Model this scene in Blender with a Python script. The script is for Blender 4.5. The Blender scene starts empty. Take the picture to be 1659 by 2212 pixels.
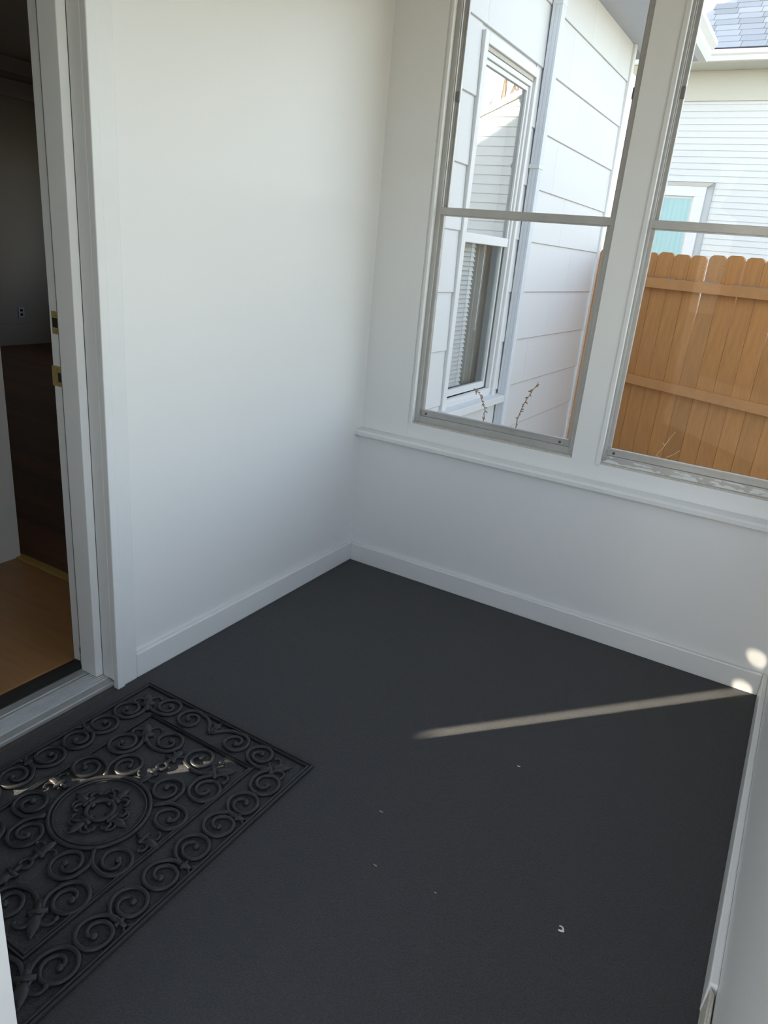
import bpy, math, random
from mathutils import Vector, Matrix
random.seed(7)
SC = bpy.context.scene
COL = SC.collection

# ------------------------------------------------------------------ camera
F_PX, W_PX = 1539.3, 1659.0
CAM = Vector((1.6381, -2.6468, 1.4))
RIGHT = Vector((0.853692, 0.513346, 0.087666))
DOWN = Vector((0.249179, -0.254823, -0.934331))
FWD = Vector((-0.457296, 0.819476, -0.345456))
cd = bpy.data.cameras.new('camera')
cd.sensor_fit = 'HORIZONTAL'; cd.sensor_width = 36.0; cd.lens = F_PX / W_PX * 36.0
cd.clip_start = 0.02; cd.clip_end = 300
cam = bpy.data.objects.new('camera', cd); COL.objects.link(cam)
m = Matrix((RIGHT, -DOWN, -FWD)).transposed().to_4x4(); m.translation = CAM
cam.matrix_world = m
SC.camera = cam

# ------------------------------------------------------------------ light
SUN_EL = math.radians(22.0)
SUN_AZ = Vector((0.6562, 0.7546)).normalized()      # horizontal travel direction of the light
world = bpy.data.worlds.new('sky'); SC.world = world; world.use_nodes = True
nt = world.node_tree; nt.nodes.clear()
sky = nt.nodes.new('ShaderNodeTexSky'); sky.sky_type = 'NISHITA'; sky.sun_disc = False
sky.sun_elevation = SUN_EL; sky.sun_rotation = math.atan2(-SUN_AZ.x, -SUN_AZ.y)
sky.air_density = 1.0; sky.dust_density = 1.0
hs = nt.nodes.new('ShaderNodeHueSaturation'); hs.inputs['Saturation'].default_value = 0.60
bg = nt.nodes.new('ShaderNodeBackground'); bg.inputs['Strength'].default_value = 0.55
ow = nt.nodes.new('ShaderNodeOutputWorld')
nt.links.new(sky.outputs[0], hs.inputs['Color']); nt.links.new(hs.outputs[0], bg.inputs[0]); nt.links.new(bg.outputs[0], ow.inputs[0])
sd = bpy.data.lights.new('sun', 'SUN'); sd.energy = 34.0; sd.angle = math.radians(0.53); sd.color = (1.0, 0.89, 0.70)
sun = bpy.data.objects.new('sun', sd); COL.objects.link(sun)
tr = Vector((SUN_AZ.x * math.cos(SUN_EL), SUN_AZ.y * math.cos(SUN_EL), -math.sin(SUN_EL)))
sun.rotation_euler = tr.to_track_quat('-Z', 'Y').to_euler(); sun.location = (-6, -8, 9)
SC.view_settings.view_transform = 'Standard'; SC.view_settings.look = 'None'
SC.view_settings.gamma = 1.0; SC.view_settings.exposure = 0.36
SC.view_settings.use_curve_mapping = False

# ------------------------------------------------------------------ materials
def mat(name, col, rough=0.6, metal=0.0, spec=0.5, noise=None, bump=None, rand=0.0, stretch=None, sheen=0.0):
    """noise=(scale, amount, colour2)  bump=(scale, strength)"""
    mt = bpy.data.materials.new(name); mt.use_nodes = True
    n = mt.node_tree; b = n.nodes['Principled BSDF']
    b.inputs['Roughness'].default_value = rough; b.inputs['Metallic'].default_value = metal
    b.inputs['Specular IOR Level'].default_value = spec
    if sheen: b.inputs['Sheen Weight'].default_value = sheen
    c4 = (*col, 1); b.inputs['Base Color'].default_value = c4
    tc = n.nodes.new('ShaderNodeTexCoord'); vec = tc.outputs['Object']
    if stretch:
        mp = n.nodes.new('ShaderNodeMapping'); mp.inputs['Scale'].default_value = stretch
        n.links.new(vec, mp.inputs[0]); vec = mp.outputs[0]
    out = None
    if noise:
        tx = n.nodes.new('ShaderNodeTexNoise'); tx.inputs['Scale'].default_value = noise[0]; tx.inputs['Detail'].default_value = 5
        tx.inputs['Roughness'].default_value = 0.62
        n.links.new(vec, tx.inputs['Vector'])
        mr = n.nodes.new('ShaderNodeMapRange'); mr.inputs[1].default_value = 0.3; mr.inputs[2].default_value = 0.7
        mr.inputs[4].default_value = noise[1]; n.links.new(tx.outputs[0], mr.inputs[0])
        mx = n.nodes.new('ShaderNodeMix'); mx.data_type = 'RGBA'
        mx.inputs[6].default_value = c4; mx.inputs[7].default_value = (*noise[2], 1)
        n.links.new(mr.outputs[0], mx.inputs[0]); out = mx.outputs[2]
    if rand:
        oi = n.nodes.new('ShaderNodeObjectInfo'); mr2 = n.nodes.new('ShaderNodeMapRange')
        mr2.inputs[3].default_value = 1 - rand; mr2.inputs[4].default_value = 1 + rand
        n.links.new(oi.outputs['Random'], mr2.inputs[0])
        hv = n.nodes.new('ShaderNodeHueSaturation'); n.links.new(mr2.outputs[0], hv.inputs['Value'])
        if out: n.links.new(out, hv.inputs['Color'])
        else: hv.inputs['Color'].default_value = c4
        out = hv.outputs[0]
    if out: n.links.new(out, b.inputs['Base Color'])
    if bump:
        tb = n.nodes.new('ShaderNodeTexNoise'); tb.inputs['Scale'].default_value = bump[0]; tb.inputs['Detail'].default_value = 4
        n.links.new(vec, tb.inputs['Vector'])
        bp = n.nodes.new('ShaderNodeBump'); bp.inputs['Strength'].default_value = bump[1]; bp.inputs['Distance'].default_value = 0.004
        n.links.new(tb.outputs[0], bp.inputs['Height']); n.links.new(bp.outputs[0], b.inputs['Normal'])
    return mt

def glass(name, refl, tint=(0.97, 0.985, 0.985)):
    mt = bpy.data.materials.new(name); mt.use_nodes = True
    n = mt.node_tree; n.nodes.clear()
    o = n.nodes.new('ShaderNodeOutputMaterial'); t = n.nodes.new('ShaderNodeBsdfTransparent'); t.inputs[0].default_value = (*tint, 1)
    g = n.nodes.new('ShaderNodeBsdfGlossy'); g.inputs['Roughness'].default_value = 0.0
    fr = n.nodes.new('ShaderNodeFresnel'); fr.inputs[0].default_value = 1.45
    ma = n.nodes.new('ShaderNodeMath'); ma.operation = 'MULTIPLY_ADD'; ma.use_clamp = True
    ma.inputs[1].default_value = 0.16; ma.inputs[2].default_value = refl
    mx = n.nodes.new('ShaderNodeMixShader')
    n.links.new(fr.outputs[0], ma.inputs[0]); n.links.new(ma.outputs[0], mx.inputs[0])
    n.links.new(t.outputs[0], mx.inputs[1]); n.links.new(g.outputs[0], mx.inputs[2]); n.links.new(mx.outputs[0], o.inputs[0])
    return mt

M = {}
M['wall'] = mat('white_wall_paint', (0.80, 0.79, 0.77), 0.45, noise=(3.0, 0.25, (0.78, 0.775, 0.76)), bump=(60, 0.06))
M['wall2'] = mat('grey_white_wall_paint', (0.80, 0.80, 0.79), 0.4, noise=(2.0, 0.3, (0.775, 0.78, 0.78)), bump=(60, 0.05))
M['trim'] = mat('white_trim_paint', (0.78, 0.78, 0.77), 0.32, noise=(9.0, 0.35, (0.71, 0.70, 0.67)), bump=(25, 0.08))
M['ceil'] = mat('ceiling_paint', (0.84, 0.76, 0.68), 0.7)
M['carpet'] = mat('charcoal_carpet', (0.036, 0.036, 0.038), 0.95, spec=0.15, noise=(230.0, 0.9, (0.074, 0.073, 0.075)), bump=(420, 1.0), sheen=0.15)
M['rubber'] = mat('black_rubber', (0.022, 0.022, 0.024), 0.42, spec=0.45, noise=(40.0, 0.5, (0.034, 0.033, 0.033)), bump=(120, 0.1))
M['alu'] = mat('weathered_aluminium', (0.52, 0.51, 0.49), 0.42, metal=0.4, noise=(18.0, 0.6, (0.40, 0.39, 0.37)), bump=(80, 0.08))
M['alu_thr'] = mat('threshold_aluminium', (0.82, 0.82, 0.81), 0.32, metal=0.4, noise=(30.0, 0.3, (0.72, 0.72, 0.71)))
M['alu_groove'] = mat('shaded_dirty_aluminium', (0.46, 0.46, 0.45), 0.45, metal=0.45, noise=(30.0, 0.5, (0.36, 0.36, 0.35)))
M['strip'] = mat('grey_weatherstrip', (0.22, 0.215, 0.20), 0.7)
M['black'] = mat('black_sweep', (0.018, 0.016, 0.015), 0.6)
M['brass'] = mat('worn_brass', (0.42, 0.31, 0.10), 0.38, metal=0.85, noise=(60, 0.5, (0.28, 0.21, 0.08)))
M['hole'] = mat('dark_hole', (0.01, 0.009, 0.008), 0.9)
M['screw'] = mat('screw_steel', (0.16, 0.15, 0.14), 0.5, metal=0.7)
M['laminate'] = mat('laminate_floor', (0.40, 0.20, 0.075), 0.35, noise=(5.0, 0.8, (0.30, 0.14, 0.05)), stretch=(1.0, 7.0, 1.0), rand=0.06)
M['hardwood'] = mat('dark_hardwood', (0.16, 0.060, 0.022), 0.4, noise=(6.0, 0.7, (0.10, 0.035, 0.012)), stretch=(1.0, 14.0, 1.0), rand=0.35)
M['oakstrip'] = mat('yellow_oak_strip', (0.42, 0.26, 0.05), 0.4)
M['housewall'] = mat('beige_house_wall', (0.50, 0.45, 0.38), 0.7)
M['siding'] = mat('white_shingle_siding', (0.70, 0.695, 0.69), 0.6, noise=(9.0, 0.4, (0.68, 0.68, 0.68)), bump=(45, 0.12), stretch=(1, 5.0, 0.5), rand=0.015)
M['butt'] = mat('butt_shade_dirt', (0.50, 0.495, 0.50), 0.8)  # grey for the painted shade line and dirt at shingle butts
M['ext'] = mat('white_exterior_trim', (0.75, 0.745, 0.74), 0.5, noise=(14.0, 0.3, (0.68, 0.67, 0.65)))
M['spout'] = mat('white_enamelled_metal', (0.68, 0.70, 0.74), 0.35)
M['soffit'] = mat('grey_soffit', (0.50, 0.52, 0.56), 0.7)
M['vinyl'] = mat('white_vinyl_siding', (0.615, 0.625, 0.62), 0.55)
M['beige'] = mat('beige_frieze', (0.54, 0.53, 0.47), 0.6)
M['curtain'] = mat('pale_aqua_curtain', (0.52, 0.72, 0.72), 0.8)
M['fence'] = mat('cedar_stain', (0.49, 0.225, 0.066), 0.75, noise=(7.0, 0.75, (0.36, 0.155, 0.05)), stretch=(6.0, 6.0, 0.8), rand=0.10, bump=(60, 0.25))
M['fencerail'] = mat('cedar_rail', (0.50, 0.235, 0.08), 0.75, noise=(12.0, 0.6, (0.40, 0.185, 0.07)), bump=(60, 0.25))
M['raw'] = mat('weathered_grey_wood', (0.36, 0.31, 0.25), 0.9, noise=(25.0, 0.8, (0.20, 0.16, 0.12)))
M['roof'] = mat('grey_blue_shingle', (0.37, 0.385, 0.41), 0.9, noise=(60, 0.4, (0.31, 0.325, 0.35)), rand=0.18)
M['ground'] = mat('dry_lawn', (0.36, 0.345, 0.29), 0.95, noise=(4.0, 0.7, (0.27, 0.265, 0.21)), bump=(40, 0.6))
M['stem'] = mat('dry_stem', (0.30, 0.20, 0.12), 0.9)
M['straw'] = mat('dry_straw', (0.62, 0.46, 0.22), 0.8)
M['bark'] = mat('bare_bark', (0.16, 0.12, 0.09), 0.9)
M['blind'] = mat('white_blind', (0.74, 0.74, 0.73), 0.6)
M['drape'] = mat('grey_drape', (0.36, 0.38, 0.36), 0.9)
M['wire'] = mat('black_wire', (0.05, 0.05, 0.06), 0.7)
M['paper'] = mat('white_paper', (0.72, 0.72, 0.70), 0.8)
M['lint'] = mat('tan_lint', (0.40, 0.33, 0.22), 0.9)
M['putty'] = mat('chipped_putty', (0.62, 0.59, 0.53), 0.8, noise=(90, 0.8, (0.40, 0.36, 0.30)))
M['glass'] = glass('window_glass', 0.0)
M['glass_r'] = glass('storm_glass', 0.42)
M['glass_l'] = glass('lower_storm_glass', 0.03)

# ------------------------------------------------------------------ mesh helpers
class MB:
    def __init__(s): s.v = []; s.f = []
    def box(s, a, b):
        x0, y0, z0 = a; x1, y1, z1 = b; o = len(s.v)
        s.v += [(x0,y0,z0),(x1,y0,z0),(x1,y1,z0),(x0,y1,z0),(x0,y0,z1),(x1,y0,z1),(x1,y1,z1),(x0,y1,z1)]
        s.f += [tuple(o+i for i in q) for q in ((0,3,2,1),(4,5,6,7),(0,1,5,4),(1,2,6,5),(2,3,7,6),(3,0,4,7))]
        return s
    def hexa(s, pts):                                   # eight corners, same order as box
        o = len(s.v); s.v += [tuple(p) for p in pts]
        s.f += [tuple(o+i for i in q) for q in ((0,3,2,1),(4,5,6,7),(0,1,5,4),(1,2,6,5),(2,3,7,6),(3,0,4,7))]
        return s
    def prism(s, poly, fn, a, b):                       # polygon in 2-D, fn(u, v, t) -> xyz
        n = len(poly); o = len(s.v)
        for t in (a, b): s.v += [tuple(fn(u, w, t)) for u, w in poly]
        s.f += [tuple(range(o, o+n))[::-1], tuple(range(o+n, o+2*n))]
        s.f += [(o+i, o+(i+1) % n, o+n+(i+1) % n, o+n+i) for i in range(n)]
        return s
    def tube(s, path, rad, seg=8, flat=1.0, closed=False):
        n = len(path); o = len(s.v); path = [Vector(p) for p in path]
        for i, p in enumerate(path):
            if closed: t = path[(i+1) % n] - path[i-1]
            else: t = path[min(i+1, n-1)] - path[max(i-1, 0)]
            t.normalize()
            up = Vector((0, 0, 1)) if abs(t.z) < 0.9 else Vector((0, 1, 0))
            side = t.cross(up).normalized(); u2 = side.cross(t)
            r = rad[i] if isinstance(rad, (list, tuple)) else rad
            for k in range(seg):
                a = 2*math.pi*k/seg
                s.v.append(tuple(p + side*(r*math.cos(a)) + u2*(r*flat*math.sin(a))))
        for i in range(n if closed else n-1):
            j = (i+1) % n
            for k in range(seg):
                l = (k+1) % seg
                s.f.append((o+i*seg+k, o+i*seg+l, o+j*seg+l, o+j*seg+k))
        if not closed:
            s.f.append(tuple(o+k for k in range(seg))[::-1]); s.f.append(tuple(o+(n-1)*seg+k for k in range(seg)))
        return s
    def ball(s, c, r, flat=1.0, nu=10, nv=6):
        o = len(s.v); c = Vector(c)
        for j in range(nv+1):
            th = math.pi*j/nv
            for i in range(nu):
                ph = 2*math.pi*i/nu
                s.v.append((c.x+r*math.sin(th)*math.cos(ph), c.y+r*math.sin(th)*math.sin(ph), c.z+r*flat*math.cos(th)))
        for j in range(nv):
            for i in range(nu):
                s.f.append((o+j*nu+i, o+(j+1)*nu+i, o+(j+1)*nu+(i+1) % nu, o+j*nu+(i+1) % nu))
        return s
    def mesh(s, name, mt, smooth=False, origin=(0, 0, 0)):
        me = bpy.data.meshes.new(name); ox, oy, oz = origin
        me.from_pydata([(x-ox, y-oy, z-oz) for x, y, z in s.v], [], s.f); me.validate()
        me.materials.append(M[mt] if isinstance(mt, str) else mt)
        if smooth:
            for p in me.polygons: p.use_smooth = True
        return me

def wloc(parent):
    p = Vector((0, 0, 0))
    while parent is not None: p += parent.location; parent = parent.parent
    return p
def obj(name, mb, mt, parent=None, smooth=False, bevel=0.0, origin=None):
    """world-space geometry -> one mesh object with its origin at the middle of its underside"""
    if origin is None:
        xs, ys, zs = zip(*mb.v); origin = ((min(xs)+max(xs))/2, (min(ys)+max(ys))/2, min(zs))
    o = bpy.data.objects.new(name, mb.mesh(name, mt, smooth, origin)); COL.objects.link(o)
    o.parent = parent; o.location = Vector(origin) - wloc(parent)
    if bevel:
        b = o.modifiers.new('bevel', 'BEVEL'); b.width = bevel; b.segments = 2; b.limit_method = 'ANGLE'; b.angle_limit = math.radians(40)
    return o
def bx(name, a, b, mt, parent=None, bevel=0.0): return obj(name, MB().box(a, b), mt, parent, bevel=bevel)
def inst(name, me, parent, loc, rotz=0.0, scale=None):
    o = bpy.data.objects.new(name, me); COL.objects.link(o); o.parent = parent
    o.location = Vector(loc) - wloc(parent); o.rotation_euler = (0, 0, rotz)
    if scale: o.scale = scale
    return o
def tag(o, label, cat, group=None, kind=None):
    o['label'] = label; o['category'] = cat
    if group: o['group'] = group
    if kind: o['kind'] = kind
    return o
def struct(o, label=None):
    o['kind'] = 'structure'
    if label: o['label'] = label
    return o
def thing(name, loc, label, cat, group=None):
    o = bpy.data.objects.new(name, None); COL.objects.link(o); o.location = loc; o.empty_display_size = 0.1
    return tag(o, label, cat, group)
def sempty(name, loc, label):
    o = bpy.data.objects.new(name, None); COL.objects.link(o); o.location = loc; o.empty_display_size = 0.1
    return struct(o, label)

# ------------------------------------------------------------------ porch shell
WX = 1.776                      # face of the right-hand baseboard
CEIL = 2.52
YB = -2.25                      # inner face of the back wall
LX = -0.016                     # left wall face
YL, YU = 0.018, 0.042           # lower / upper face of the window wall
YE = 0.14                       # outside of the window wall
RXI, RXO = 1.794, 1.91          # right wall

struct(bx('floor', (-0.02, YB-0.16, -0.03), (RXO-0.02, YE-0.02, 0.0), 'carpet'), 'charcoal grey indoor outdoor carpet of the porch')
struct(bx('ceiling', (LX, YB-0.15, CEIL), (RXO, YE, CEIL+0.04), 'ceil'), 'cream painted porch ceiling')
struct(bx('trim_1', (-0.25, YB-0.45, CEIL+0.04), (RXO+0.35, YE+0.30, CEIL+0.12), 'roof'), 'porch roof deck')

DY0, DY1, DZ = -2.246, -1.345, 2.06      # house door opening
wl = MB()
wl.box((-0.19, DY1, -0.3), (LX, YE, 2.95)).box((-0.19, DY0, DZ), (LX, DY1, 2.95)).box((-0.19, -7.0, -0.3), (LX, DY0, 2.95))
struct(obj('wall_left', wl, 'wall'), 'white painted house wall with the door opening')

wf = MB()
wf.box((LX, YL, -0.3), (RXO, YE, 0.61))
X1, X2, X3, X4 = 0.233, 0.943, 1.042, 1.738
WZ0, WZ1 = 0.705, 2.34
wf.box((LX, YU, 0.61), (RXO, YE, WZ0)).box((LX, YU, WZ1), (RXO, YE, CEIL))
wf.box((LX, YU, WZ0), (X1, YE, WZ1)).box((X2, YU, WZ0), (X3, YE, WZ1)).box((X4, YU, WZ0), (RXO, YE, WZ1))
struct(obj('wall_front', wf, 'wall2'), 'pale grey white wall around the two porch windows')

RW = [(-0.95, -0.20), (-1.85, -1.10)]     # windows in the right wall
wr = MB()
wr.box((RXI, YB-0.15, -0.3), (RXO, YE, WZ0)).box((RXI, YB-0.15, WZ1), (RXO, YE, CEIL))
ys = [YB-0.15, RW[1][0], RW[1][1], RW[0][0], RW[0][1], YE]
for a, b in ((0, 1), (2, 3), (4, 5)): wr.box((RXI, ys[a], WZ0), (RXO, ys[b], WZ1))
struct(obj('wall_right', wr, 'wall2'), 'grey white side wall of the porch')

BX = 0.873                      # edge of the doorway the picture is taken from
wb = MB()
wb.box((LX, YB-0.15, -0.3), (BX, YB, CEIL)).box((BX, YB-0.15, 2.08), (RXI, YB, CEIL))
struct(obj('wall_back', wb, 'trim'), 'white door jamb wall at the porch entrance')

# baseboards and trims
struct(bx('baseboard_left', (LX, -1.272, 0.0), (0.0, YL, 0.090), 'trim', bevel=0.004), 'white baseboard below the plain left wall')
struct(bx('baseboard_front', (0.0, 0.0, 0.0), (WX, YL, 0.086), 'trim', bevel=0.004), 'white baseboard below the windows')
struct(bx('baseboard_right', (WX, -1.385, 0.0), (RXI, YL, 0.086), 'trim', bevel=0.004), 'white baseboard along the right wall')
ch = MB().hexa([(WX+0.001, -1.50, 0), (RXI, -1.50, 0), (RXI, -1.385, 0), (WX+0.001, -1.385, 0),
                (WX+0.004, -1.50, 0.070), (RXI-0.003, -1.50, 0.072), (RXI-0.003, -1.396, 0.074), (WX+0.005, -1.386, 0.082)])
struct(obj('trim_2', ch, 'putty', bevel=0.003), 'chipped dirty end of the right baseboard')
struct(bx('baseboard_right', (WX+0.002, YB, 0.0), (RXI, -1.50, 0.084), 'trim', bevel=0.004), 'far piece of the right baseboard beside the entrance')
sl = MB()
sl.prism([(-0.014, 0.612), (-0.014, 0.628), (-0.008, 0.636), (YU, 0.640), (YU, 0.612)], lambda u, w, t: (t, u, w), LX, RXI)
struct(obj('trim_3', sl, 'trim', bevel=0.002), 'white window stool ledge below the windows')
struct(bx('trim_4', (LX, YU-0.004, 0.64), (0.215, YU, WZ1), 'wall2'), 'flat board between corner and window')
# window stop beads
for a, b in ((X1-0.010, X1+0.002), (X3-0.004, X3+0.012)):
    struct(bx('trim_5', (a, YU-0.006, WZ0-0.004), (b, YU+0.012, WZ1), 'trim', bevel=0.002), 'narrow white bead beside the window')

# ------------------------------------------------------------------ aluminium windows
def window(name, label, x0, x1, ori='front', flakes=False):
    """local frame: u along the wall, d outwards, z up"""
    if ori == 'front': P = lambda u, d, z: (u, YU + d, z); L = (x0, YU, WZ0)
    else: P = lambda u, d, z: (RXI + d, u, z); L = (RXI, x0, WZ0)
    root = sempty(name, L, label)
    def b3(nm, a, b, mt, parent=root, bevel=0.0015):
        p, q = P(*a), P(*b)
        return bx(nm, tuple(min(i, j) for i, j in zip(p, q)), tuple(max(i, j) for i, j in zip(p, q)), mt, parent, bevel)
    zm = 1.560
    fj = 0.020
    # outer frame: two jambs with tracks, head and sill
    for a, b in ((x0, x0+fj), (x1-fj, x1)):
        j = b3('frame_jamb', (a, 0.020, WZ0), (b, 0.075, WZ1), 'alu')
        inner = b if a == x0 else a; s = 1 if a == x0 else -1
        b3('track_rib', (inner, 0.026, WZ0), (inner+s*0.004, 0.030, WZ1), 'alu', j, 0)
        b3('track_rib', (inner, 0.046, WZ0), (inner+s*0.005, 0.050, WZ1), 'alu', j, 0)
    b3('frame_head', (x0+fj, 0.020, WZ1-0.025), (x1-fj, 0.075, WZ1), 'alu')
    s = b3('frame_sill', (x0+fj, 0.022, WZ0), (x1-fj, 0.075, WZ0+0.034), 'alu')
    b3('putty_line', (x0+0.004, 0.002, WZ0-0.001), (x1-0.004, 0.022, WZ0+0.007), 'putty', s)
    # lower sash (inner track)
    a, b = x0+fj, x1-fj; st = 0.014
    sash = b3('lower_sash_bottom_rail', (a, 0.032, WZ0+0.034), (b, 0.044, WZ0+0.062), 'alu')
    b3('rail_lip', (a, 0.025, WZ0+0.057), (b, 0.032, WZ0+0.062), 'alu', sash, 0)
    for u in (a+0.028, b-0.045):
        mb = MB(); c = P(u, 0.031, WZ0+0.045); mb.ball(c, 0.0055)
        obj('screw', mb, 'screw', sash, True)
    for p, q in ((a, a+st), (b-st, b)): b3('lower_sash_stile', (p, 0.030, WZ0+0.062), (q, 0.044, zm-0.016), 'alu')
    mr = b3('meeting_rail', (a-0.004, 0.022, zm-0.016), (b+0.004, 0.046, zm+0.012), 'alu')
    b3('rail_lip', (a+st, 0.020, zm-0.020), (b-st, 0.030, zm-0.016), 'alu', mr, 0)
    b3('lower_pane', (a+st-0.004, 0.036, WZ0+0.058), (b-st+0.004, 0.039, zm-0.012), 'glass', bevel=0)
    # upper sash (outer track)
    for p, q in ((a, a+st), (b-st, b)):
        sp = b3('upper_sash_stile', (p, 0.052, zm+0.010), (q, 0.066, WZ1-0.025), 'alu')
        b3('latch', ((p+q)/2-0.008, 0.044, 1.940), ((p+q)/2+0.008, 0.054, 1.975), 'strip', sp)
    b3('upper_sash_bottom_rail', (a, 0.052, zm-0.006), (b, 0.066, zm+0.012), 'alu')
    b3('upper_sash_top_rail', (a, 0.052, WZ1-0.040), (b, 0.066, WZ1-0.025), 'alu')
    b3('upper_pane', (a+st-0.004, 0.058, zm+0.008), (b-st+0.004, 0.061, WZ1-0.036), 'glass', bevel=0)
    if flakes:
        rr = random.Random(3)
        for i in range(13):
            u = x0+0.03+rr.random()*(x1-x0-0.08); ln = 0.010+rr.random()*0.035; wd = 0.002+0.005*rr.random(); zc = 0.012+0.020*rr.random()
            poly = []
            for k in range(9):
                t = 2*math.pi*k/9; r = 0.5+0.5*rr.random()
                poly.append((u+math.cos(t)*ln*r, zc+math.sin(t)*wd*r))
            f = MB().prism(poly, lambda uu, zz, t: P(uu, 0.0218-t, WZ0+min(zz, 0.033)), 0.0, 0.0012+0.001*rr.random())
            obj('paint_flake', f, 'paper', root)
        bb = MB(); k = 44; poly = [(x0+0.004, 0.0)]
        for i in range(k+1):
            h = 0.007+0.009*rr.random()+(0.010*rr.random() if i % 5 == 2 else 0)+0.004*math.sin(i*0.7)
            poly.append((x0+0.004+(x1-x0-0.008)*i/k, max(h, 0.004)))
        poly.append((x1-0.004, 0.0))
        bb.prism(poly, lambda uu, zz, t: P(uu, 0.0205-t, WZ0+zz), -0.0012, 0.0005)
        obj('peeling_paint_edge', bb, 'paper', root)
    return root
window('window_1', 'aluminium sash window nearest the corner showing white shingles', X1, X2)
window('window_2', 'aluminium sash window with peeling sill paint showing the fence', X3, X4, flakes=True)
window('window_3', 'aluminium sash window in the right wall by the corner', RW[0][0], RW[0][1], 'side')
window('window_4', 'aluminium sash window in the right wall by the entrance', RW[1][0], RW[1][1], 'side')

# ------------------------------------------------------------------ house doorway
struct(bx('trim_6', (LX, -1.327, 0.0), (0.000, -1.273, DZ+0.08), 'trim', bevel=0.003), 'flat outer door casing board')
struct(bx('trim_7', (LX, -1.355, 0.0), (0.006, -1.327, DZ+0.05), 'trim', bevel=0.003), 'raised inner edge of the door casing')
struct(bx('trim_8', (LX, DY0-0.03, 0.0), (0.006, DY0+0.01, DZ+0.05), 'trim', bevel=0.003), 'door casing on the hinge side')
struct(bx('trim_9', (LX, -1.327, DZ-0.01), (0.004, DY0, DZ+0.08), 'trim', bevel=0.003), 'door casing head board')
dj = sempty('door_1', (-0.1, DY1, 0.0), 'white door frame of the house doorway')
bx('jamb_front', (-0.064, -1.355, 0.028), (LX, DY1, DZ), 'trim', dj, 0.002)
sb = MB().prism([(-0.064, -1.355), (-0.070, -1.378), (-0.138, -1.380), (-0.142, -1.355)], lambda u, w, t: (u, w, t), 0.030, DZ)
obj('door_stop', sb, 'trim', dj, bevel=0.002)
bx('weatherstrip', (-0.156, -1.370, 0.036), (-0.140, DY1, DZ), 'strip', dj, 0.003)
jb = bx('jamb_back', (-0.205, -1.357, 0.036), (-0.156, DY1, DZ), 'trim', dj, 0.002)
def strike(z0, z1, xa, xb, hx0, hx1, hz0, hz1):
    s = bx('strike_plate', (xa, -1.3592, z0), (xb, -1.3565, z1), 'brass', dj, 0.0009)
    bx('bolt_hole', (hx0, -1.3597, hz0), (hx1, -1.3588, hz1), 'hole', s, 0.0)
    for z in ((z0+hz0)/2, (z1+hz1)/2):
        obj('plate_screw', MB().ball(((xa+xb)/2, -1.3592, z), 0.0030, 1.0), 'brass', s, True)
strike(1.096, 1.158, -0.194, -0.159, -0.190, -0.164, 1.114, 1.140)
strike(0.948, 1.006, -0.209, -0.159, -0.182, -0.161, 0.962, 0.988)
bx('jamb_hinge', (-0.205, DY0, 0.036), (LX, DY0+0.005, DZ), 'trim', dj, 0.002)
bx('jamb_head', (-0.205, DY0+0.005, DZ-0.015), (LX, -1.357, DZ), 'trim', dj, 0.002)
wi = MB().tube([(-0.1465, -1.3715, 0.112), (-0.1475, -1.374, 0.104), (-0.146, -1.3745, 0.094), (-0.1475, -1.372, 0.086)], 0.0018, 6)
obj('loose_strip_end', wi, 'hole', dj, True)

th = thing('door_threshold', (-0.08, -1.78, 0.0), 'ribbed aluminium threshold in the house doorway', 'threshold')
prof = [(-0.012, 0.001), (-0.012, 0.022), (-0.016, 0.0245), (-0.036, 0.0275), (-0.038, 0.0235), (-0.104, 0.0235), (-0.106, 0.0285), (-0.110, 0.0285),
        (-0.113, 0.0312), (-0.118, 0.0312), (-0.121, 0.0290), (-0.143, 0.0300), (-0.143, 0.001)]
pl_ = obj('threshold_plate', MB().prism(prof, lambda u, w, t: (u, t, w), DY0+0.002, -1.3555), 'alu_groove', th)  # plate colour darkened for shade and dirt between the ribs
for i in range(7):
    x = -0.0425-i*0.0092
    obj('rib', MB().prism([(x+0.0027, 0.0230), (x+0.0023, 0.0300), (x-0.0020, 0.0300), (x-0.0024, 0.0230)], lambda u, w, t: (u, t, w), DY0+0.002, -1.3558), 'alu_thr', pl_)
bx('wood_nosing', (-0.022, DY0+0.002, 0.0), (-0.012, -1.356, 0.012), 'laminate', th)
bx('rubber_sweep_seat', (-0.205, DY0+0.006, 0.002), (-0.143, -1.3575, 0.033), 'black', th, 0.002)

# ------------------------------------------------------------------ house interior seen through the door
HF = 0.04
struct(bx('floor', (-1.02, -7.0, -0.05), (-0.205, -1.025, HF), 'laminate'), 'light laminate floor inside the doorway')
struct(obj('floor', MB().box((-6.0, -3.45, -0.05), (-1.02, -1.025, HF-0.002)).box((-2.1, -7.0, -0.05), (-1.02, -3.45, HF-0.002)), 'laminate'), 'laminate floor of the rooms behind')
struct(bx('trim_10', (-5.95, -1.025, 0.0), (-0.195, -0.985, HF+0.005), 'oakstrip', bevel=0.003), 'yellowish oak strip between two floors')
hf = struct(bx('floor', (-5.95, -0.985, -0.05), (-0.19, 3.3, HF-0.012), 'black'), 'dark hardwood strip floor of the far room')
plank = MB().box((-2.88, -0.0285, 0.0), (2.88, 0.0285, 0.011)).mesh('floor_plank', 'hardwood')
for i in range(73): inst('floor_plank', plank, hf, (-3.07, -0.955+i*0.0575, HF-0.011))
struct(bx('wall_house', (-1.12, -2.6, -0.05), (-1.02, -1.005, 2.85), 'wall'), 'white partition end inside the house')
struct(bx('wall_house', (-6.10, -3.26, -0.05), (-5.95, 3.36, 2.95), 'housewall'), 'shadowed far wall of the dark room')
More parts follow.
